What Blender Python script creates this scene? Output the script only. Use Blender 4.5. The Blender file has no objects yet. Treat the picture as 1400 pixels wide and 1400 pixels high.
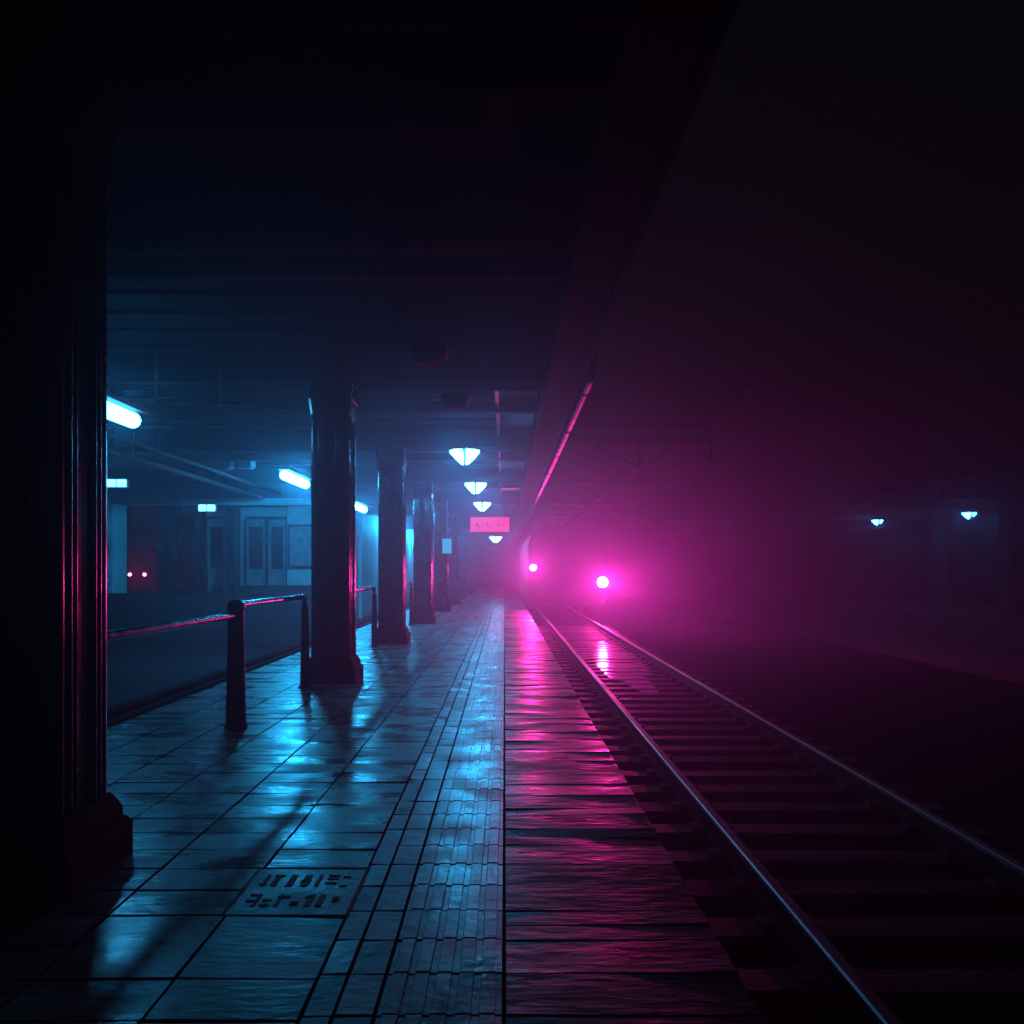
import bpy, bmesh, math, random
from mathutils import Vector, Matrix
random.seed(11)
R = math.radians
S = bpy.context.scene
C = S.collection

# ------------------------------------------------------------------ camera, sky, exposure
EYE = 1.45
cam_d = bpy.data.cameras.new('camera')
cam = bpy.data.objects.new('camera', cam_d); C.objects.link(cam)
cam.location = (0, 0, EYE)
cam.rotation_euler = (R(90), 0, 0)
cam_d.sensor_width = 36.0
cam_d.lens = 28.29
cam_d.shift_x = 10/1400
cam_d.shift_y = 80/1400
cam_d.clip_start = 0.05
cam_d.clip_end = 1500
S.camera = cam

w = bpy.data.worlds.new('World'); S.world = w; w.use_nodes = True
nt = w.node_tree
bg = nt.nodes['Background']
sky = nt.nodes.new('ShaderNodeTexSky')
sky.sky_type = 'NISHITA'; sky.sun_disc = False
sky.sun_elevation = R(-4); sky.sun_rotation = R(160)
nt.links.new(sky.outputs[0], bg.inputs[0])
bg.inputs[1].default_value = 0.10          # sun well below the horizon: a night sky

S.view_settings.view_transform = 'Standard'
S.view_settings.look = 'None'
S.view_settings.gamma = 1.0
S.view_settings.exposure = 0.0
S.cycles.max_bounces = 8
S.cycles.volume_bounces = 0
S.cycles.use_light_tree = False
S.cycles.use_adaptive_sampling = False
S.cycles.use_denoising = True
S.cycles.denoiser = 'OPENIMAGEDENOISE'
S.cycles.denoising_prefilter = 'ACCURATE'
S.cycles.sample_clamp_indirect = 4.0
S.cycles.sample_clamp_direct = 0.0

FOG = 0.0085                                # haze density per metre
PINK = (1.0, 0.022, 0.36)
BLUE = (0.02, 0.36, 1.0)
P_RIGHT, P_LEFT = 5200.0, 80.0
S_RIGHT, S_LEFT = 2700.0, 1300.0             # wide spill of the same headlights            # headlight powers
E_TUBE, E_BOWL = 260.0, 135.0

# ------------------------------------------------------------------ materials
def mat(name, col, rough=0.5, metal=0.0, spec=0.5, noise=0.0, nscale=8.0, bump=0.0, bscale=30.0,
        stretch=(1, 1, 1), rvar=0.0, rscale=3.0, coat=0.0):
    m = bpy.data.materials.new(name); m.use_nodes = True
    t = m.node_tree; p = t.nodes['Principled BSDF']
    p.inputs['Base Color'].default_value = (*col, 1)
    p.inputs['Roughness'].default_value = rough
    p.inputs['Metallic'].default_value = metal
    p.inputs['Specular IOR Level'].default_value = spec
    p.inputs['Coat Weight'].default_value = coat
    p.inputs['Coat Roughness'].default_value = 0.12
    tc = t.nodes.new('ShaderNodeTexCoord')
    mp = t.nodes.new('ShaderNodeMapping'); mp.inputs['Scale'].default_value = stretch
    t.links.new(tc.outputs['Object'], mp.inputs['Vector'])
    if noise:
        n = t.nodes.new('ShaderNodeTexNoise'); n.inputs['Scale'].default_value = nscale
        n.inputs['Detail'].default_value = 6; n.inputs['Roughness'].default_value = .65
        t.links.new(mp.outputs[0], n.inputs['Vector'])
        cr = t.nodes.new('ShaderNodeValToRGB')
        cr.color_ramp.elements[0].position = .3; cr.color_ramp.elements[1].position = .72
        cr.color_ramp.elements[0].color = (*[c*(1-noise) for c in col], 1)
        cr.color_ramp.elements[1].color = (*[min(1, c*(1+noise)) for c in col], 1)
        t.links.new(n.outputs['Fac'], cr.inputs[0]); t.links.new(cr.outputs[0], p.inputs['Base Color'])
    if rvar:
        n2 = t.nodes.new('ShaderNodeTexNoise'); n2.inputs['Scale'].default_value = rscale
        n2.inputs['Detail'].default_value = 5
        t.links.new(mp.outputs[0], n2.inputs['Vector'])
        mr = t.nodes.new('ShaderNodeMapRange')
        mr.inputs[1].default_value = .35; mr.inputs[2].default_value = .68
        mr.inputs[3].default_value = max(.03, rough-rvar); mr.inputs[4].default_value = min(1, rough+rvar)
        t.links.new(n2.outputs['Fac'], mr.inputs[0]); t.links.new(mr.outputs[0], p.inputs['Roughness'])
    if bump:
        n3 = t.nodes.new('ShaderNodeTexNoise'); n3.inputs['Scale'].default_value = bscale
        n3.inputs['Detail'].default_value = 5
        t.links.new(mp.outputs[0], n3.inputs['Vector'])
        b = t.nodes.new('ShaderNodeBump'); b.inputs['Strength'].default_value = bump
        b.inputs['Distance'].default_value = .01
        t.links.new(n3.outputs['Fac'], b.inputs['Height']); t.links.new(b.outputs[0], p.inputs['Normal'])
    return m

def emit(name, col, strength):
    m = bpy.data.materials.new(name); m.use_nodes = True
    t = m.node_tree; t.nodes.clear()
    e = t.nodes.new('ShaderNodeEmission'); o = t.nodes.new('ShaderNodeOutputMaterial')
    e.inputs[0].default_value = (*col, 1); e.inputs[1].default_value = strength
    t.links.new(e.outputs[0], o.inputs['Surface'])
    return m

M = {}
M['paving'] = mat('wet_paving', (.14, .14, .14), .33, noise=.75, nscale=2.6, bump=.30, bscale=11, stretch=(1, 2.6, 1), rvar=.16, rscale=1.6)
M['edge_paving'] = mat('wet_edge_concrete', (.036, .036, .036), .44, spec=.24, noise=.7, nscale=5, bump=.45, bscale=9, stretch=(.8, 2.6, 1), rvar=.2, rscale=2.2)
M['tactile'] = mat('wet_tactile_tile', (.17, .17, .165), .36, noise=.45, nscale=9, bump=.25, bscale=22, rvar=.12)
M['joint'] = mat('dark_joint', (.012, .012, .012), .95, spec=.05)
M['kerb'] = mat('kerb_concrete', (.022, .022, .024), .95, spec=.03, noise=.4, bump=.3)
M['ballast'] = mat('dark_ballast', (.005, .005, .005), 1.0, spec=.0, noise=.6, nscale=20, bump=.6, bscale=40)
M['ground'] = mat('dark_ground', (.014, .014, .016), .95, spec=.1, noise=.4, nscale=1.5, bump=.3, bscale=6)
M['plinth'] = mat('scuffed_plinth_paint', (.008, .008, .009), .9, spec=.06, noise=.5, bump=.1, bscale=40)
M['paint'] = mat('gloss_black_paint', (.010, .010, .012), .24, noise=.4, nscale=6, bump=.05, bscale=45, stretch=(1, 1, .6), rvar=.09, rscale=9)
M['black'] = mat('matt_black_steel', (.005, .005, .006), .95, spec=.04, noise=.4)  # near-black rough steel, tone varying slightly at random
M['dark'] = mat('dark_steel', (.014, .015, .017), .7, spec=.2, noise=.4, bump=.15)
M['soffit'] = mat('soffit_board', (.006, .006, .008), .9, spec=.05, noise=.35, nscale=3, bump=.15)
M['panel'] = mat('pale_soffit_panel', (.34, .34, .34), .6, noise=.3, nscale=4, bump=.15, stretch=(6, 1, 1))
M['louvre'] = mat('grey_louvre', (.05, .055, .06), .8, spec=.1)
M['dim_pipe'] = mat('dim_painted_pipe', (.010, .010, .012), .8, spec=.1, noise=.5, nscale=10, bump=.2)
M['pipe'] = mat('painted_pipe', (.07, .07, .075), .42, spec=.35, noise=.5, nscale=10, bump=.2, rvar=.1)
M['rail_steel'] = mat('worn_rail_steel', (.15, .14, .14), .5, metal=1, noise=.3, nscale=6, bump=.12, bscale=12, stretch=(1, .3, 1), rvar=.1)
M['rail_rust'] = mat('rusty_rail_side', (.012, .009, .008), .9, spec=.05, noise=.5)
M['timber'] = mat('wet_sleeper_timber', (.009, .008, .008), .62, spec=.10, noise=.5, nscale=5, bump=.5, bscale=10, stretch=(1, 6, 1), rvar=.14)
M['wall'] = mat('painted_wall', (.30, .34, .35), .6, noise=.35, nscale=1.3, bump=.2, bscale=14, stretch=(1, 1, .35))
M['wall_pale'] = mat('pale_wall', (.36, .40, .41), .55, noise=.25, nscale=2, bump=.15)
M['door'] = mat('scuffed_door_paint', (.15, .18, .19), .45, noise=.5, nscale=2, bump=.1)
M['parapet'] = mat('parapet_concrete', (.03, .03, .034), .8, spec=.1, noise=.4, nscale=2, bump=.3)
M['train'] = mat('train_paint', (.012, .012, .014), .6, spec=.15, noise=.3)
M['glass'] = mat('dark_glass', (.01, .01, .012), .06)
M['poster'] = mat('poster_paper', (.22, .22, .24), .35, noise=.5, nscale=7)
M['plate'] = mat('worn_cover_plate', (.085, .085, .085), .42, spec=.4, noise=.7, nscale=12, bump=.3, rvar=.14)
M['glyph'] = mat('worn_cover_lettering', (.022, .022, .022), .7, spec=.2, noise=.6, nscale=20)
M['white'] = mat('lamp_enamel', (.5, .5, .5), .35)
M['tube'] = emit('blue_tube_light', (.015, .45, .95), E_TUBE)
M['dim_tube'] = emit('weak_blue_tube_light', (.032, .45, .95), E_TUBE*.14)
M['bowl'] = emit('blue_bowl_glass', (.02, .45, .95), E_BOWL)
M['panel_light'] = emit('blue_panel_light', (.04, .40, 1.0), 16)
M['far_bowl'] = emit('far_blue_glass', (.02, .36, 1.0), 60)
M['lens'] = emit('headlight_lens', (1.0, .62, .85), 14)
M['red'] = emit('red_tail_lens', (1.0, .04, .10), 160)
M['sign'] = emit('backlit_pink_sign', (1.0, .04, .28), .95)
M['sign_ink'] = mat('sign_ink', (.02, .0, .02), .6)
M['blue_sign'] = emit('backlit_blue_sign', (.01, .26, .46), 1.6)

for k in ('lens', 'sign', 'blue_sign', 'panel_light'): M[k].cycles.emission_sampling = 'NONE'   # too dim or small to matter as light sources

# ------------------------------------------------------------------ mesh helpers
def bm_new(): return bmesh.new()

def box(bm, x0, x1, y0, y1, z0, z1, bev=0.0):
    vs = [bm.verts.new(p) for p in ((x0,y0,z0),(x1,y0,z0),(x1,y1,z0),(x0,y1,z0),(x0,y0,z1),(x1,y0,z1),(x1,y1,z1),(x0,y1,z1))]
    fs = [bm.faces.new([vs[i] for i in f]) for f in ((0,3,2,1),(4,5,6,7),(0,1,5,4),(1,2,6,5),(2,3,7,6),(3,0,4,7))]
    if bev:
        es = list({e for f in fs for e in f.edges})
        bmesh.ops.bevel(bm, geom=es, offset=bev, segments=2, profile=.6, affect='EDGES')

def tube(bm, pts, r, n=10, caps=True):
    pts = [Vector(p) for p in pts]
    rings = []
    for i, p in enumerate(pts):
        a = pts[max(0, i-1)]; b = pts[min(len(pts)-1, i+1)]
        d = (b-a).normalized()
        up = Vector((0, 0, 1)) if abs(d.z) < .9 else Vector((1, 0, 0))
        u = d.cross(up).normalized(); v = u.cross(d).normalized()
        rr = r[i] if isinstance(r, (list, tuple)) else r
        rings.append([bm.verts.new(p + u*math.cos(2*math.pi*k/n)*rr + v*math.sin(2*math.pi*k/n)*rr) for k in range(n)])
    for A, B in zip(rings, rings[1:]):
        for k in range(n):
            bm.faces.new((A[k], A[(k+1) % n], B[(k+1) % n], B[k]))
    if caps:
        bm.faces.new(rings[0][::-1]); bm.faces.new(rings[-1])

def lathe(bm, prof, n=24, axis='z', org=(0, 0, 0)):
    rings = []
    for r, h in prof:
        ring = []
        for k in range(n):
            a = 2*math.pi*k/n; c, s = math.cos(a)*max(r, 1e-4), math.sin(a)*max(r, 1e-4)
            p = (c, s, h) if axis == 'z' else ((c, h, s) if axis == 'y' else (h, c, s))
            ring.append(bm.verts.new((p[0]+org[0], p[1]+org[1], p[2]+org[2])))
        rings.append(ring)
    for A, B in zip(rings, rings[1:]):
        for k in range(n):
            bm.faces.new((A[k], A[(k+1) % n], B[(k+1) % n], B[k]))
    bm.faces.new(rings[0][::-1]); bm.faces.new(rings[-1])

def prism(bm, outline, z0, z1, s0=1.0, s1=1.0):
    A = [bm.verts.new((x*s0, y*s0, z0)) for x, y in outline]
    B = [bm.verts.new((x*s1, y*s1, z1)) for x, y in outline]
    n = len(A)
    for k in range(n): bm.faces.new((A[k], A[(k+1) % n], B[(k+1) % n], B[k]))
    bm.faces.new(A[::-1]); bm.faces.new(B)

def obj(name, bm, m, parent=None, smooth=False, loc=(0, 0, 0)):
    bmesh.ops.recalc_face_normals(bm, faces=bm.faces)
    me = bpy.data.meshes.new(name); bm.to_mesh(me); bm.free()
    for mm in (m if isinstance(m, list) else [m]): me.materials.append(mm)
    if smooth:
        for p in me.polygons: p.use_smooth = True
        try: me.set_sharp_from_angle(angle=R(35))
        except Exception: pass
    o = bpy.data.objects.new(name, me); C.objects.link(o)
    o.location = loc
    if parent: o.parent = parent
    return o

def thing(name, label, cat, loc=(0, 0, 0), group=None):
    o = bpy.data.objects.new(name, None); C.objects.link(o); o.location = loc
    o.empty_display_size = .2
    o['label'] = label; o['category'] = cat
    if group: o['group'] = group
    return o

def tag(o, label, cat, group=None):
    o['label'] = label; o['category'] = cat
    if group: o['group'] = group
    return o

def struct(name, bm, m, kind='structure', smooth=False):
    o = obj(name, bm, m, None, smooth); o['kind'] = kind; return o

def dup(root, loc, label=None):
    r = root.copy(); C.objects.link(r); r.location = loc
    if label: r['label'] = label
    for ch in list(root.children):
        c = ch.copy(); C.objects.link(c); c.parent = r
        for g in list(ch.children):
            d = g.copy(); C.objects.link(d); d.parent = c
    return r

# ------------------------------------------------------------------ ground and platform
Y0, Y1 = -3.0, 96.0
RAILZ = -0.35
PIT = -0.55
EDGE = 0.84
LEFT = -3.8

bm = bm_new()
bmesh.ops.create_grid(bm, x_segments=2, y_segments=2, size=100)
for v in bm.verts: v.co.z = -0.72
struct('ground', bm, M['ground'])

bm = bm_new()   # ballast bed right of the platform
nx, ny = 110, 800
grid = [[bm.verts.new((EDGE+.06 + (8.2)*i/nx, -2 + 84*j/ny, -.56 + random.uniform(-.025, .025))) for i in range(nx+1)] for j in range(ny+1)]
for j in range(ny):
    for i in range(nx): bm.faces.new((grid[j][i], grid[j][i+1], grid[j+1][i+1], grid[j+1][i]))
struct('ballast', bm, M['ballast'], smooth=True)

bm = bm_new()
box(bm, LEFT-.12, EDGE, Y0, Y1, -1.0, -.030)
struct('platform', bm, M['joint'])

def slab(bm, x0, x1, y0, y1, ch=.004, tilt=.0016, zj=.002):
    za = random.uniform(-zj, zj)
    tx, ty = random.gauss(0, tilt), random.gauss(0, tilt)
    zz = lambda dx, dy: za + tx*dx*4 + ty*dy*4
    g = .0032
    a0, a1, b0, b1 = x0+g, x1-g, y0+g, y1-g
    lo = [bm.verts.new((x, y, -.03)) for x, y in ((a0,b0),(a1,b0),(a1,b1),(a0,b1))]
    mi = [bm.verts.new((x, y, -ch+zz(sx*.25, sy*.13))) for x, y, sx, sy in ((a0,b0,-1,-1),(a1,b0,1,-1),(a1,b1,1,1),(a0,b1,-1,1))]
    up = [bm.verts.new((x, y, zz(sx*.25, sy*.13))) for x, y, sx, sy in ((a0+ch,b0+ch,-1,-1),(a1-ch,b0+ch,1,-1),(a1-ch,b1-ch,1,1),(a0+ch,b1-ch,-1,1))]
    for A, B in ((lo, mi), (mi, up)):
        for k in range(4): bm.faces.new((A[k], A[(k+1) % 4], B[(k+1) % 4], B[k])).material_index = 1
    bm.faces.new(up)

bm = bm_new()
xs = [-.665, -1.17, -1.67, -2.17, -2.67, -3.17, LEFT+.14]
rows = int((Y1-1.0)/.265)
for a, b in zip(xs[1:], xs):
    j = 0
    off = random.choice((0, 0, .0))
    while j < rows:
        k = 2 if random.random() < .12 and j not in (8, 9, 10) else 1
        y = 1.0+.265*j+off
        # the access cover takes the place of these slabs
        if not (b <= -.6 and a >= -1.2 and y+.265*k > 3.39 and y < 3.90):
            slab(bm, a, b, y, min(y+.265*k, Y1))
        j += k
struct('platform_paving', bm, [M['paving'], M['joint']])

bm = bm_new()   # tactile strip: two margins and five raised guide bars per tile
y = 1.0
while y < 70:
    slab(bm, -.665, -.56, y, y+.27); slab(bm, -.56, -.425, y, y+.27)
    slab(bm, -.425, -.003, y, y+.27, zj=.001)
    for k in range(5):
        x0 = -.405+.079*k
        z = .007+random.uniform(-.0012, .0008)
        b0, b1 = y+.003, y+.267
        lo = [bm.verts.new(p) for p in ((x0,b0,-.01),(x0+.062,b0,-.01),(x0+.062,b1,-.01),(x0,b1,-.01))]
        t1 = random.gauss(0, .0007)
        up = [bm.verts.new(p) for p in ((x0+.006,b0+.004,z+t1),(x0+.056,b0+.004,z+t1),(x0+.056,b1-.004,z-t1),(x0+.006,b1-.004,z-t1))]
        for q in range(4): bm.faces.new((lo[q], lo[(q+1) % 4], up[(q+1) % 4], up[q]))
        bm.faces.new(up)
    y += .27
struct('tactile_path', bm, [M['tactile'], M['joint']])

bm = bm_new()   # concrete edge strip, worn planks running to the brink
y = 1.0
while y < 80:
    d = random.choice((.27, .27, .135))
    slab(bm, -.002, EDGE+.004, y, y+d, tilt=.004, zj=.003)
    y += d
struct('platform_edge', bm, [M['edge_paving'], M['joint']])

bm = bm_new()
y = 1.0
while y < 90:
    box(bm, LEFT-.10, LEFT+.035, y+.004, y+.996, -.03, .10, .015)
    box(bm, LEFT+.045, LEFT+.132, y+.004, y+.996, -.03, .035, .008)
    y += 1.0
struct('kerb', bm, M['kerb'])

# access cover with worn lettering
cv = thing('access_cover', 'rectangular access cover with worn illegible lettering set in the paving', 'access cover', (-.935, 3.65, 0))
bm = bm_new(); box(bm, -.245, .262, -.262, .262, -.028, .001, .004); obj('cover_plate', bm, M['plate'], cv)
for r_, (ya, yb) in enumerate(((.04, .18), (-.18, -.05))):
    bm = bm_new()
    x = -.2
    while x < .2:
        wd = random.uniform(.03, .06)
        st = random.uniform(.010, .020)
        for q in range(random.choice((2, 3))):
            if random.random() < .5:
                xx = x+random.uniform(0, wd-st); box(bm, xx, xx+st, ya+.003*q, yb-.003*q, .0, .0035+.0003*q)
            else:
                yy = random.uniform(ya, yb-st); box(bm, x, x+wd, yy, yy+st, .0, .0041+.0003*q)
        x += wd+.018
    obj('lettering_row', bm, M['glyph'], cv)
bm = bm_new()
for (a, b, c, d) in ((-.262, .278, .262, .275), (-.262, .278, -.275, -.262), (-.262, -.247, -.262, .262), (.264, .278, -.262, .262)):
    box(bm, a, b, c, d, -.02, .004, .002)
obj('cover_frame', bm, M['dark'], cv)

# ------------------------------------------------------------------ track
trk = thing('railway_track', 'wet railway track of two steel rails on timber sleepers beside the platform', 'railway track', (2.352, 0, RAILZ))
def rail_mesh(x, y0=1.0, y1=80.0):
    bm = bm_new()
    prof = [(-.07, -.15), (.07, -.15), (.07, -.138), (.012, -.118), (.012, -.045), (.036, -.035), (.036, -.008), (.026, 0), (-.026, 0), (-.036, -.008), (-.036, -.035), (-.012, -.045), (-.012, -.118), (-.07, -.138)]
    A = [bm.verts.new((x+a, y0, b)) for a, b in prof]; B = [bm.verts.new((x+a, y1, b)) for a, b in prof]
    n = len(prof)
    for k in range(n):
        f = bm.faces.new((A[k], A[(k+1) % n], B[(k+1) % n], B[k]))
        if k not in (5, 6, 7, 8, 9): f.material_index = 1
    bm.faces.new(A); bm.faces.new(B[::-1])
    return bm
for x in (-.803, .803):
    obj('rail', rail_mesh(x), [M['rail_steel'], M['rail_rust']], trk)
sl = []
for v in range(4):
    bm = bm_new()
    box(bm, -1.25, 1.25, -.12, .12, -.26, -.152, .012)
    for vv in bm.verts: vv.co.z += random.uniform(-.006, .006) if vv.co.z > -.2 else 0
    for x in (-.803, .803):
        for sx in (-1, 1):
            box(bm, x+sx*.11-.045, x+sx*.11+.045, -.07, .07, -.16, -.118, .008)
    me = bpy.data.meshes.new('sleeper'); bmesh.ops.recalc_face_normals(bm, faces=bm.faces); bm.to_mesh(me); bm.free(); me.materials.append(M['timber']); sl.append(me)
y = 1.6
while y < 55:
    o = bpy.data.objects.new('sleeper', random.choice(sl)); C.objects.link(o); o.parent = trk
    o.location = (random.uniform(-.03, .03), y+random.uniform(-.02, .02), random.uniform(-.006, .004)); o.rotation_euler = (random.gauss(0, .01), 0, random.gauss(0, .008))
    y += .56

bm = bm_new()
ring = []
for k in range(40):
    a = 2*math.pi*k/40; q = 1+.16*math.sin(3*a+.6)+.10*math.sin(7*a)+.05*math.sin(13*a)
    ring.append(bm.verts.new((2.38+.62*q*math.cos(a), 18.2+4.6*q*math.sin(a), -.5085)))
bm.faces.new(ring)
M['water'] = mat('standing_water', (.006, .006, .007), .13, bump=.25, bscale=6, stretch=(1, 2.5, 1))
struct('puddle', bm, M['water'])

# ------------------------------------------------------------------ canopy
CEIL, BEAM = 4.28, 3.90
cn = thing('platform_canopy', 'dark platform canopy with deep cross beams above the platform', 'canopy', (0, 0, CEIL))
dz = -CEIL
COLY = [3.84, 10.6, 16.1, 22.2, 28.6, 34.8, 41.0, 47.2, 53.4, 59.6, 65.8, 72.0, 78.2]
bm = bm_new(); box(bm, -14.0, .56, -3, 85, 0, .12)
y = -3
while y < 85:                              # boarded soffit: battens
    box(bm, -13.9, -.12, y, y+.05, -.03, 0); y += .62
obj('soffit', bm, M['soffit'], cn)
bm = bm_new(); box(bm, -.08, .54, 10.9, 84, -.022, -.004)
for yy in range(11, 84): box(bm, -.078, .538, yy, yy+.015, -.030, -.023)
obj('soffit_panel', bm, M['panel'], cn)
for i, yc in enumerate(COLY):
    bz = BEAM
    bm = bm_new()
    box(bm, -13.9, .56, yc-.20, yc-.17, bz+dz, -.032); box(bm, -13.9, .56, yc+.17, yc+.20, bz+dz, -.032)
    box(bm, -13.9, .56, yc-.168, yc+.168, bz+dz+.03, -.034)
    box(bm, -13.9, .558, yc-.27, yc-.202, bz+dz-.03, bz+dz+.012); box(bm, -13.9, .558, yc+.202, yc+.27, bz+dz-.03, bz+dz+.012)
    obj('cross_beam', bm, M['black'], cn)
    if i < 8:
        ym = (yc + COLY[i+1])/2
        bm = bm_new(); box(bm, -13.9, .555, ym-.09, ym+.09, -.22, -.036, .006)
        obj('joist', bm, M['black'], cn)
bm = bm_new()
box(bm, .565, .95, -3, 85, BEAM+dz-.02, .34); box(bm, .95, .985, -3, 85, BEAM+dz-.06, .42)
box(bm, .54, .60, -3, 85, BEAM+dz-.045, BEAM+dz-.022)
obj('fascia_beam', bm, M['black'], cn)
bm = bm_new(); box(bm, -.15, -.09, 10.9, 84, -.16, -.036); obj('trim_beam', bm, M['pipe'], cn)

gp = thing('gutter_pipe', 'long round pipe running along the canopy edge above the track', 'pipe', (1.12, 0, EYE+2.5))
bm = bm_new(); tube(bm, [(-.12, 10.05, .45), (-.05, 10.05, .40), (-.01, 10.10, .30), (0, 10.18, .10), (0, 10.28, .03), (0, 10.5, 0), (0, 84, 0)], .068, 16); obj('pipe', bm, M['pipe'], gp, True)
y = 11.2
while y < 80:
    bm = bm_new(); tube(bm, [(0, y-.03, 0), (0, y+.03, 0)], .080, 16); box(bm, -.14, .0, y-.02, y+.02, .03, .07)
    obj('pipe_clamp', bm, M['dark'], gp, True)
    y += 3.05

# ------------------------------------------------------------------ columns
def column_outline(h=.25, r=.055):
    """square shaft, each corner a round roll set in a quirk, two fillets on every face"""
    q = []
    side = [(-h+.10, -h+.018)]
    for c in (-.135, -.088, .088, .135):
        side += [(c + .022*math.cos(R(180-30*k)), -h+.014 - .022*math.sin(R(180-30*k))) for k in range(7)]
    side += [(h-.10, -h+.018), (h-.10, -h+.035)]
    cx = h-r
    arc = [(cx + r*math.cos(R(a)), -cx + r*math.sin(R(a))) for a in range(-130, 41, 17)]
    quarter = side + arc + [(h-.035, -h+.10)]
    for k in range(4):
        c, s = math.cos(k*math.pi/2), math.sin(k*math.pi/2)
        q += [(x*c-y*s, x*s+y*c) for x, y in quarter]
    return q
def sq(h, ch=.03): return [(-h+ch, -h), (h-ch, -h), (h, -h+ch), (h, h-ch), (h-ch, h), (-h+ch, h), (-h, h-ch), (-h, -h+ch)]
CX = -2.25
ct = 3.86
col0 = thing('column', 'nearest black gloss column, filling the left edge of the view', 'column', (CX, COLY[0], 0), 'canopy columns along the platform')
bm = bm_new(); prism(bm, column_outline(), .30, 3.42); obj('shaft', bm, M['paint'], col0, True)
bm = bm_new()
prism(bm, sq(.335), -.02, .16); prism(bm, sq(.335), .16, .19, 1, .95); prism(bm, sq(.30), .19, .25); prism(bm, sq(.30), .25, .32, 1, .88)
obj('plinth', bm, M['plinth'], col0, True)
bm = bm_new()
prism(bm, sq(.262), 3.40, 3.46); prism(bm, sq(.25), 3.46, 3.66, 1, 1.10); prism(bm, sq(.285), 3.66, ct)
obj('capital', bm, M['paint'], col0, True)
ords = ['second', 'third', 'fourth', 'fifth', 'sixth', 'seventh', 'eighth', 'ninth', 'tenth', 'eleventh', 'twelfth', 'thirteenth']
for i, yc in enumerate(COLY[1:]):
    lab = ('first complete black column past the tall tapered handrail post' if i == 0 else
           '%s column of the platform row counted from the camera%s' % (ords[i], ', edged in pink' if i < 5 else ', faint in the pink fog'))
    dup(col0, (CX, yc, 0), lab)

# ------------------------------------------------------------------ handrails between columns
HX = -2.47
def handrail(ya, yp, ye, label, xo=HX):
    t = thing('handrail', label, 'handrail', (xo, yp, 0), 'handrails between the columns')
    bm = bm_new()
    for z0, z1, a, b in ((0, .05, .105, .105), (.05, 1.08, .092, .072)):
        prism(bm, [(math.cos(R(k*30))*1.0, math.sin(R(k*30))*1.0) for k in range(12)], z0, z1, a, b)
    obj('post', bm, M['paint'], t, True)
    bm = bm_new(); lathe(bm, [(.02, 1.075), (.075, 1.08), (.082, 1.11), (.075, 1.15), (.045, 1.18), (.0, 1.185)], 20); obj('post_cap', bm, M['paint'], t, True)
    bm = bm_new(); tube(bm, [(0, ya-yp, 1.04), (0, -.04, 1.04)], .034, 14); obj('rail', bm, M['paint'], t, True)
    L = ye-yp
    bm = bm_new(); tube(bm, [(0, .04, 1.13), (0, L-.16, 1.13), (0, L-.07, 1.115), (0, L-.02, 1.07), (0, L, 1.0)], .034, 14); obj('rail', bm, M['paint'], t, True)
    bm = bm_new(); tube(bm, [(0, L, 0), (0, L, 1.0)], [.06, .042], 14); lathe(bm, [(.085, 0), (.085, .02), (.06, .03)], 16, org=(0, L, 0)); obj('end_post', bm, M['paint'], t, True)
    return t
handrail(4.08, 7.4, 9.95, 'handrail with tall tapered post between the two nearest columns')
handrail(10.9, 12.9, 15.25, 'handrail just behind the second column, its end post edged pink')
handrail(16.4, 18.7, 21.3, 'handrail between the third and fourth columns')
handrail(22.5, 25.0, 27.8, 'handrail between the fourth and fifth columns, small and dim')

# ------------------------------------------------------------------ lamps
def lamp_light(name, parent, loc, kind, power, col, **kw):
    d = bpy.data.lights.new(name, kind); d.energy = power; d.color = col
    for k, v in kw.items(): setattr(d, k, v)
    o = bpy.data.objects.new(name, d); C.objects.link(o); o.parent = parent; o.location = loc
    return o

# pendant bowls under the cross beams
def pendant(x, y, ztop, label, glass, grp='blue bowl lamps under the canopy beams', s=1.0):
    t = thing('pendant_lamp', label, 'lamp', (x, y, ztop), grp)
    for sx in (-1, 1):                      # two glass petals with a dark rib between them
        bm = bm_new()
        prof = [(.285, -.02), (.268, -.06), (.210, -.13), (.140, -.20), (.080, -.255), (.045, -.285)]
        n = 14; rings = []
        for r_, h in prof:
            rings.append([bm.verts.new((sx*(.022 + r_*math.cos(R(-86+172*k/n))*.97)*s, r_*math.sin(R(-86+172*k/n))*s, h*s)) for k in range(n+1)])
        for A, B in zip(rings, rings[1:]):
            for k in range(n): bm.faces.new((A[k], A[k+1], B[k+1], B[k]))
        bm.faces.new(rings[0]); bm.faces.new(rings[-1])
        for A, B in zip(rings, rings[1:]): bm.faces.new((A[0], B[0], B[n], A[n])) if False else None
        obj('glass_petal', bm, glass, t, True)
    bm = bm_new(); box(bm, -.013*s, .013*s, -.29*s, .29*s, -.30*s, -.022*s, .003); obj('rib', bm, M['dark'], t)
    bm = bm_new(); lathe(bm, [(.31*s, -.018*s), (.315*s, 0), (.12*s, .02*s), (.06*s, .06*s)], 24); obj('rim', bm, M['dark'], t, True)
    return t
PX = -.80
for y, lab in ((16.1, 'largest blue bowl lamp under the canopy beam'), (22.2, 'middle blue bowl lamp under the canopy, next beyond the largest'), (28.6, 'blue bowl lamp directly above the pink sign'), (40.8, 'small far blue bowl lamp just below the pink sign')):
    pendant(PX if y < 40 else -.45, y, 3.86 if y < 40 else 3.16, lab, M['bowl'])

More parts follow.
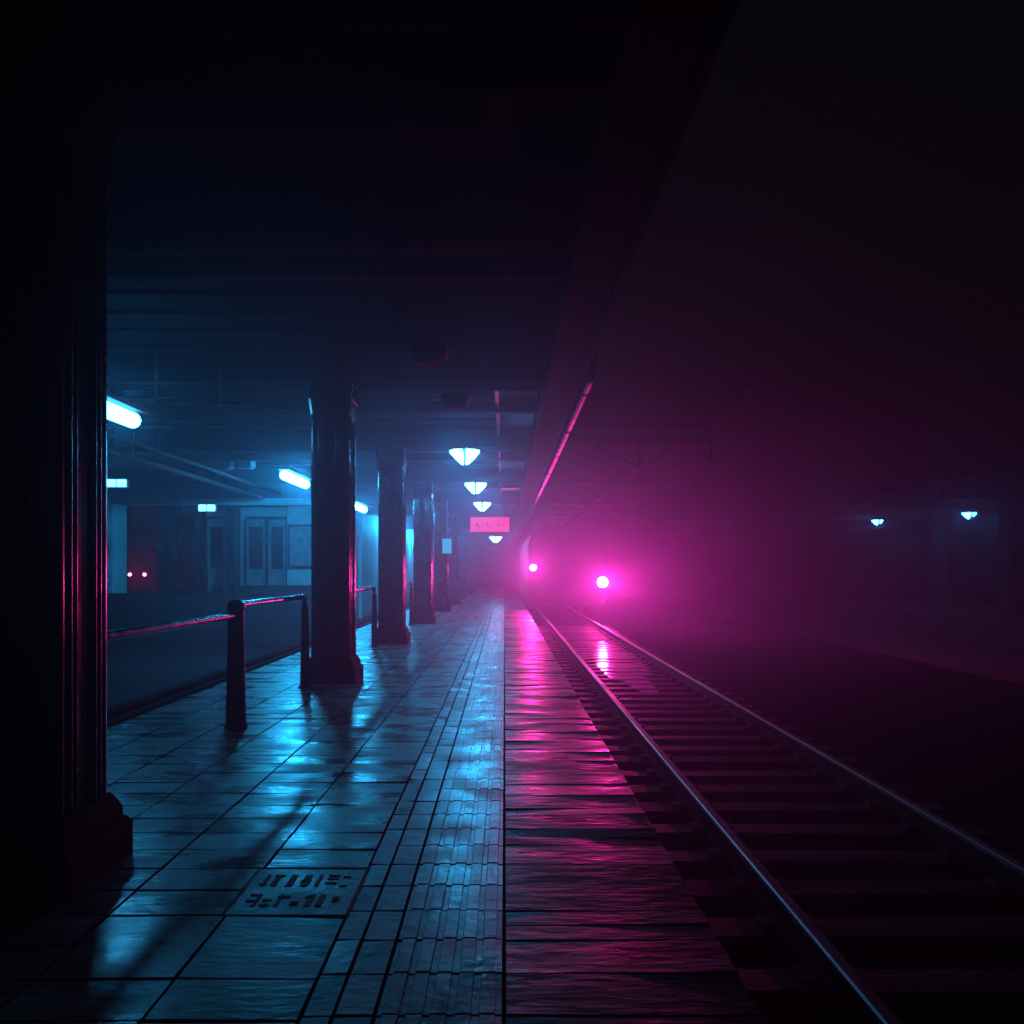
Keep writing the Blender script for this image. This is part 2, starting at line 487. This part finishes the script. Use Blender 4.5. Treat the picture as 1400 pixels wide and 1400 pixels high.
# unlit louvred fixtures
def louvre(x, y, z, label, wd=.21):
    t = thing('louvre_fixture', label, 'ceiling fixture', (x, y, z), 'unlit louvred fixtures under the canopy')
    bm = bm_new(); box(bm, -wd*.8, wd*.8, -.16, .16, -.04, .04, .01); obj('housing', bm, M['dark'], t)
    bm = bm_new()
    for k in range(3): box(bm, -wd*(.75-.1*k), wd*(.75-.1*k), -.15, .15, -.062-.034*k, -.044-.034*k, .004)
    obj('louvre', bm, M['louvre'], t)
louvre(-.62, 10.05, 3.58, 'unlit louvred fixture hanging above the largest bowl lamp')
louvre(-.68, 7.3, 3.44, 'unlit louvred fixture high up, nearest under the canopy')

# hanging tube lamps left of the columns
def tube_lamp(x, y, z, L, label, g='blue tube lamps hanging left of the columns'):
    t = thing('tube_lamp', label, 'lamp', (x, y, z), g)
    bm = bm_new()
    n = 5; r_ = .11
    pts = [(0, -L/2 + r_*(1-math.cos(R(18*k))), 0) for k in range(n+1)] + [(0, L/2 - r_*(1-math.cos(R(90-18*k))), 0) for k in range(n+1)]
    rad = [max(.012, r_*math.sin(R(18*k))) for k in range(n+1)] + [max(.012, r_*math.sin(R(90-18*k))) for k in range(n+1)]
    tube(bm, pts, rad, 14); obj('tube', bm, M['tube'] if y > 12 else M['dim_tube'], t, True)
    bm = bm_new(); box(bm, -.14, .14, -L/2-.06, L/2+.06, .12, .19, .012); obj('housing', bm, M['dark'], t)
    for s in (-1, 1):
        bm = bm_new(); tube(bm, [(0, s*L*.3, .165), (0, s*L*.3, CEIL-z)], .012, 8); obj('hanger', bm, M['dark'], t)
TX = -5.2
for y, lab in ((10.55, 'blue tube lamp half hidden by the nearest column'), (20.0, 'bright blue tube lamp seen left of the second column'), (28.8, 'blue tube lamp seen between the second and third columns'), (40.0, 'small blue tube lamp seen between the third and fourth columns'), (52.0, 'farthest blue tube lamp behind the column row')):
    tube_lamp(TX, y, EYE+(2.25 if y > 12 else 2.1), 2.2 if y > 12 else 1.6, lab)

# ------------------------------------------------------------------ pink sign and small blue sign
t = thing('hanging_sign', 'backlit pink sign with a dark line of lettering hanging over the platform', 'sign', (-.57, 31.0, EYE+1.77))
bm = bm_new(); box(bm, -.75, .75, -.06, .06, -.28, .28, .012); obj('sign_box', bm, M['sign'], t)
bm = bm_new()
x = -.66
while x < .62:
    wd = random.choice((.06, .08, .09))
    if random.random() < .8:
        for q in range(random.choice((1, 2, 3))):
            if random.random() < .45:
                xx = x+random.uniform(0, wd-.02); box(bm, xx, xx+.018, -.066-.0004*q, -.0605, -.10+random.uniform(0, .05), .04+random.uniform(0, .04))
            else:
                zz = random.uniform(-.10, .06); box(bm, x, x+wd, -.0672-.0004*q, -.0605, zz, zz+.016)
    x += wd+.025
obj('lettering_row', bm, M['sign_ink'], t)
bm = bm_new()
x = -.5
while x < .5:
    if random.random() < .45: box(bm, x, x+.05, -.066, -.0605, .15, .165)
    x += .07
obj('lettering_row', bm, M['sign_ink'], t)
for sx in (-.6, .6):
    bm = bm_new(); tube(bm, [(sx, 0, .27), (sx, 0, CEIL-EYE-1.77)], .018, 8); obj('hanger', bm, M['dark'], t)

t = thing('small_sign', 'small upright blue sign hanging beside the fifth column', 'sign', (-1.98, 27.6, EYE+.84))
bm = bm_new(); box(bm, -.155, .155, -.03, .03, -.25, .25, .008); obj('sign_panel', bm, M['blue_sign'], t)
bm = bm_new(); tube(bm, [(0, 0, .25), (0, 0, CEIL-EYE-.84-.4)], .02, 8); obj('hanger', bm, M['pipe'], t)

# ------------------------------------------------------------------ left side: station building behind a parapet
BY = 24.5
def bx1(name, a, m, parent, bev=0.0):
    bm = bm_new(); box(bm, *a, bev); return obj(name, bm, m, parent)
sb = thing('station_building', 'blue lit station building with doorways behind the low parapet at left', 'building', (-9, BY, PIT))
def L(a): return (a[0]+9, a[1]+9, a[2]-BY, a[3]-BY, a[4]-PIT, a[5]-PIT)
bx1('pier', L((-12.3, -11.5, 23.6, 24.5, -.7, 3.42)), M['wall_pale'], sb, .01)
bx1('wall', L((-8.9, -6.7, 24.9, 25.2, -.7, 3.42)), M['wall'], sb)
bx1('wall', L((-6.65, -5.7, 24.6, 25.2, -.7, 3.42)), M['wall_pale'], sb)
bx1('wall', L((-9.35, -8.95, 25.2, 25.4, -.7, 3.42)), M['wall'], sb)
bx1('lintel', L((-12.3, -5.7, 24.2, 24.55, 3.425, 3.62)), M['wall_pale'], sb, .01)
bx1('upper_wall', L((-13.9, -5.7, 24.3, 25.2, 3.625, 4.24)), M['soffit'], sb)
for x in (-10.36, -10.12, -9.3, -8.45, -8.12):
    wd = .08 if x > -10 else .11
    bx1('post', L((x-wd, x+wd, 24.3, 24.5, -.7, 3.424)), M['dark'], sb, .01)
for (a, b) in ((-9.2, -8.58), (-8.0, -7.35), (-7.32, -6.72)):
    d = bx1('door', L((a+.03, b-.03, 24.84, 24.895, -.6, 3.0)), M['door'], sb, .006)
    bx1('door_pane', L((a+.12, b-.12, 24.825, 24.838, 1.5, 2.8)), M['glass'], d)
    bx1('handle', L((b-.11, b-.08, 24.79, 24.838, 1.05, 1.3)), M['pipe'], d)
    bx1('door_frame', L((a, b, 24.78, 24.835, 3.02, 3.12)), M['dark'], sb)
    for x in (a, b): bx1('door_frame', L((x-.03, x+.028, 24.78, 24.835, -.6, 3.018)), M['dark'], sb)
bx1('notice_board', L((-11.75, -11.55, 23.56, 23.598, 1.9, 2.25)), M['poster'], sb)
for x in (-6.68, -8.3): bx1('cable_duct', L((x-.025, x+.025, 24.70, 24.77, -.6, 3.42)), M['dark'], sb)
w_ = bx1('window_frame', L((-6.62, -5.78, 24.52, 24.595, 1.52, 2.86)), M['dark'], sb, .01)
bx1('window_pane', L((-6.55, -5.85, 24.50, 24.515, 1.60, 2.78)), M['poster'], w_)
bx1('skirting', L((-8.9, -5.7, 24.55, 24.59, -.5, 1.0)), M['parapet'], sb)
# longitudinal wall beyond
sw = thing('side_wall', 'long blue lit wall behind the column row in the distance', 'wall', (-6.2, 25.2, PIT))
bm = bm_new(); box(bm, -.15, .15, .02, 60, 0, 4.75); obj('wall', bm, M['wall'], sw)
for k in range(9):
    bm = bm_new(); box(bm, .152, .26, 2+6.2*k, 2.5+6.2*k, 0, 4.74, .01); obj('pilaster', bm, M['wall_pale'], sw)

bm = bm_new(); box(bm, -13.5, -4.6, 22.9, 23.2, -.72, .74, .02); box(bm, -13.5, -4.58, 22.86, 23.24, .742, .80, .01)
tag(obj('parapet', bm, M['parapet']), 'low dark parapet wall in front of the blue station building', 'wall')
bm = bm_new(); box(bm, -12.5, -9.6, 17.2, 19.0, -.72, .25, .06); box(bm, -12.2, -10.1, 17.5, 18.8, .25, .48, .10)
tag(obj('covered_crate', bm, M['parapet']), 'dark low covered crate left of the handrail in the shadow', 'crate')

# leaning pole and hose by the doorway
bm = bm_new(); tube(bm, [(-10.05, 23.95, .7), (-9.92, 24.1, 1.4), (-9.72, 24.25, 2.3)], .03, 8)
tag(obj('leaning_pole', bm, M['dark']), 'thin dark pole leaning against the doorway post', 'pole')
bm = bm_new(); tube(bm, [(-9.0, 24.2, .6), (-8.98, 24.2, 1.2), (-9.05, 24.25, 1.6), (-9.2, 24.28, 1.75), (-9.26, 24.28, 2.0)], .03, 8)
tag(obj('drain_hose', bm, M['dark']), 'curved dark hose beside the lit doorway', 'hose')

def panel_lamp(x, y, z, wd, label):
    t = thing('panel_lamp', label, 'lamp', (x, y, z), 'two cell blue panel lamps')
    bx1('housing', (-wd-.03, wd+.03, 0, .12, -.11, .11), M['white'], t, .01)
    for s in (-1, 1):
        bx1('light_cell', (min(s*.02, s*wd), max(s*.02, s*wd), -.03, -.002, -.085, .085), M['panel_light'], t, .01)
panel_lamp(-8.9, 24.05, EYE+1.87, .24, 'two cell blue panel lamp above the station doorway')
panel_lamp(-9.6, 19.9, EYE+2.16, .24, 'two cell blue panel lamp beside the nearest column edge')

# overhead services on the left
for k, (x, z, r_) in enumerate(((-7.2, 3.62, .06), (-7.55, 3.68, .09), (-6.7, 3.75, .045))):
    t = thing('ceiling_pipe', ['thin ceiling pipe between two thicker ones at left', 'thickest ceiling pipe running along the left bay', 'thinnest ceiling pipe nearest the columns'][k], 'pipe', (x, 11, z), 'ceiling pipes over the left bay')
    bm = bm_new(); tube(bm, [(0, 0, 0), (0, 13, 0)], r_, 12); obj('pipe', bm, M['dim_pipe'], t, True)
    for q in range(4):
        bm = bm_new(); tube(bm, [(0, 1+3.6*q, 0), (0, 1+3.6*q, CEIL-z)], .012, 6); obj('hanger', bm, M['dark'], t)
bm = bm_new(); tube(bm, [(-4.7, 10.15, 3.56), (-2.95, 10.15, 3.56), (-2.88, 10.15, 3.53), (-2.82, 10.15, 3.49), (-2.6, 10.15, 3.47)], .022, 10)
for x in (-4.4, -3.6): box(bm, x-.02, x+.02, 10.12, 10.18, 3.535, 3.60); box(bm, x-.012, x+.012, 10.14, 10.16, 3.602, CEIL-.035)
tag(obj('conduit', bm, M['pipe'], None, True), 'thin lit conduit along the beam left of the second column', 'conduit')
for k, (x, y) in enumerate(((-7.0, 20.0), (-6.4, 19.8))):
    bm = bm_new(); box(bm, x-.22, x+.22, y-.2, y+.2, 3.98, 4.245, .02)
    box(bm, x-.17, x+.17, y-.15, y+.15, 3.95, 3.98, .005)
    tag(obj('ceiling_box', bm, M['parapet']), ['small ceiling box farther from the bright tube lamp', 'small ceiling box nearer the bright tube lamp'][k], 'ceiling box', 'boxes on the left ceiling')

# ------------------------------------------------------------------ train with two headlights
TY = 31.0
TC = 2.43
tr = thing('train', 'oncoming train lost in pink fog with two bright headlights', 'train', (TC, TY, RAILZ))
def train_body(bm, wd, ht, ln, y0=0):
    o = [(-wd, .55), (-wd, ht-.75), (-wd+.15, ht-.3), (-wd+.55, ht-.05), (0, ht), (wd-.55, ht-.05), (wd-.15, ht-.3), (wd, ht-.75), (wd, .55)]
    F = [bm.verts.new((x*.97, y0, z)) for x, z in o]; G = [bm.verts.new((x, y0+.35, z)) for x, z in o]; B = [bm.verts.new((x, y0+ln, z)) for x, z in o]
    n = len(o)
    for P, Q in ((F, G), (G, B)):
        for k in range(n): bm.faces.new((P[k], P[(k+1) % n], Q[(k+1) % n], Q[k]))
    bm.faces.new(F); bm.faces.new(B[::-1])
bm = bm_new(); train_body(bm, 1.56, 3.55, 19); obj('body', bm, M['train'], tr, True)
bx1('windscreen', (-1.2, 1.2, -.02, -.003, 2.45, 3.05), M['glass'], tr, .006)
bx1('buffer_beam', (-1.4, 1.4, -.15, .3, .45, .75), M['dark'], tr, .02)
for yy in (2.5, 4.8, 14, 16.4):
    for sx in (-.8, .8):
        bm = bm_new(); lathe(bm, [(.45, -.06), (.45, .06)], 20, 'x', (sx, yy, .45)); obj('wheel', bm, M['dark'], tr)
for (px, ph, rad, pw, yaw, cone, sp, sw) in ((729, 776, .125, P_LEFT, 0, 50, S_LEFT, 160), (824, 796, .21, P_RIGHT, 24, 52, S_RIGHT, 104)):
    hx = (px-690)/1100*(TY-.15) - TC; hz = EYE + (780-ph)/1100*(TY-.15) - RAILZ
    bm = bm_new(); lathe(bm, [(rad*1.15, .05), (rad*1.2, -.10), (rad*1.04, -.12)], 28, 'y', (hx, 0, hz)); h = obj('headlight', bm, M['dark'], tr, True)
    bm = bm_new(); lathe(bm, [(rad, -.122), (rad*.9, -.145), (rad*.5, -.165), (.001, -.17)], 28, 'y', (hx, 0, hz)); obj('lens', bm, M['lens'], h, True)
    lo = lamp_light('headlight_beam', h, (hx, -.32, hz), 'SPOT', pw, PINK, spot_size=R(cone), spot_blend=1.0, shadow_soft_size=.08)
    lo.rotation_euler = (R(-90), 0, R(yaw))
    lo = lamp_light('headlight_spill', h, (hx, -.32, hz), 'SPOT', sp, PINK, spot_size=R(sw), spot_blend=1.0, shadow_soft_size=.1)
    lo.rotation_euler = (R(-90), 0, 0)

# rear of a far train with red tail lamps, seen through the left opening
rt = thing('tail_train', 'rear of a distant train with two small red tail lamps at far left', 'train', (-27.4, 60, -.4))
bm = bm_new(); train_body(bm, 1.45, 3.6, 18); obj('body', bm, M['train'], rt, True)
for sx in (-.55, .55):
    bm = bm_new(); lathe(bm, [(.11, .02), (.10, -.05), (.001, -.07)], 16, 'y', (sx, 0, 1.55)); obj('tail_lamp', bm, M['red'], rt, True)

# ------------------------------------------------------------------ overhead line
def gantry(y, xend, label):
    t = thing('line_gantry', label, 'gantry', (0, y, EYE+2.82), 'overhead line gantries off the canopy')
    bm = bm_new()
    tube(bm, [(.99, 0, 0), (xend, 0, 0)], .095, 8); tube(bm, [(1.3, 0, .30), (xend, 0, .30)], .06, 8)
    for x in (1.3, 2.3, 3.3, xend-.05): tube(bm, [(x, 0, 0), (x, 0, .30)], .035, 6)
    obj('crossbar', bm, M['black'], t)
    bm = bm_new()
    for x in (2.0, 2.9, 3.6):
        tube(bm, [(x, 0, .0), (x, 0, -.20)], .018, 6); lathe(bm, [(.02, -.02), (.06, -.05), (.03, -.07), (.06, -.10), (.03, -.12), (.06, -.15), (.02, -.18)], 10, org=(x, 0, 0))
    obj('insulator', bm, M['black'], t)
    bm = bm_new()
    tube(bm, [(xend, 0, .30), (xend, 0, -.45)], .03, 6); tube(bm, [(2.0, 0, -.2), (2.9, 0, -.62), (3.6, 0, -.2)], .028, 6); tube(bm, [(2.9, 0, -.18), (2.9, 0, -.62)], .028, 6)
    obj('registration_arm', bm, M['black'], t)
for y, xe, lab in ((17.2, 4.4, 'nearest overhead line gantry against the purple fog'), (26.0, 6.0, 'second overhead line gantry, behind the nearest'), (34.5, 5.0, 'third overhead line gantry above the headlights'), (43.0, 5.0, 'farthest faint overhead line gantry')):
    gantry(y, xe, lab)
def wire(x, z0, sag, label, r_=.012):
    bm = bm_new(); ys = [9.5, 11, 12.9, 17.2, 21.6, 26, 30.2, 34.5, 38.7, 43, 60]
    tube(bm, [(x, y, z0 - (sag if k in (2, 4, 6, 8) else 0)) for k, y in enumerate(ys)], r_, 6)
    tag(obj('overhead_wire', bm, M['black']), label, 'wire', 'overhead wires above the track')
wire(2.9, EYE+2.20, .02, 'thin black overhead wire running above the track', .02)

# ------------------------------------------------------------------ opposite platform at right
op = bm_new(); box(op, 14.2, 21.0, 8, 80, -.72, 0, .02)
struct('far_platform', op, M['ground'])
oc = thing('far_canopy', 'dark canopy of the opposite platform at far right', 'canopy', (17.5, 40, 4.1))
bm = bm_new(); box(bm, -3.3, 3.5, -30, 38, 0, .25); obj('roof', bm, M['soffit'], oc)
for k, y in enumerate((20.0, 26.6, 31.2, 38, 44.6, 51)):
    bm = bm_new(); box(bm, -3.2, 3.4, y-40-.15, y-40+.15, -.3, -.002); obj('cross_beam', bm, M['dark'], oc)
fc = None
for y, lab in ((26.6, 'rightmost dim blue lit column on the opposite platform'), (31.2, 'left dim blue lit column on the opposite platform')):
    if fc is None:
        fc = thing('far_column', lab, 'column', (16.8, y, 0), 'columns of the opposite platform')
        bm = bm_new(); prism(bm, sq(.30), .25, 3.6); obj('shaft', bm, M['ground'], fc, True)
        bm = bm_new(); prism(bm, sq(.40), 0, .25); obj('plinth', bm, M['ground'], fc)
        bm = bm_new(); prism(bm, sq(.30), 3.6, 3.79, 1, 1.35); obj('capital', bm, M['ground'], fc)
    else: dup(fc, (16.8, y, 0), lab)
for x, y, z, lab in ((17.0, 36.7, EYE+2.30, 'blue lamp left of the dim columns on the opposite platform'), (17.0, 29.45, EYE+2.12, 'blue lamp between the dim columns on the opposite platform')):
    t = pendant(x, y, z, lab, M['far_bowl'], 'blue lamps of the opposite platform', .8)
    bm = bm_new(); tube(bm, [(0, 0, .03), (0, 0, 4.1-z)], .015, 6); obj('stem', bm, M['dark'], t)

# ------------------------------------------------------------------ haze
hz = bpy.data.materials.new('haze'); hz.use_nodes = True
t = hz.node_tree; t.nodes.clear()
pv = t.nodes.new('ShaderNodeVolumePrincipled'); ou = t.nodes.new('ShaderNodeOutputMaterial')
pv.inputs['Color'].default_value = (.66, .75, 1.0, 1)
pv.inputs['Density'].default_value = FOG
pv.inputs['Anisotropy'].default_value = 0.80
t.links.new(pv.outputs[0], ou.inputs['Volume'])
hz.cycles.volume_sampling = 'EQUIANGULAR'
bm = bm_new(); box(bm, -104, 104, -104, 104, -1.72, 5.0)
struct('haze', bm, hz, kind='stuff')
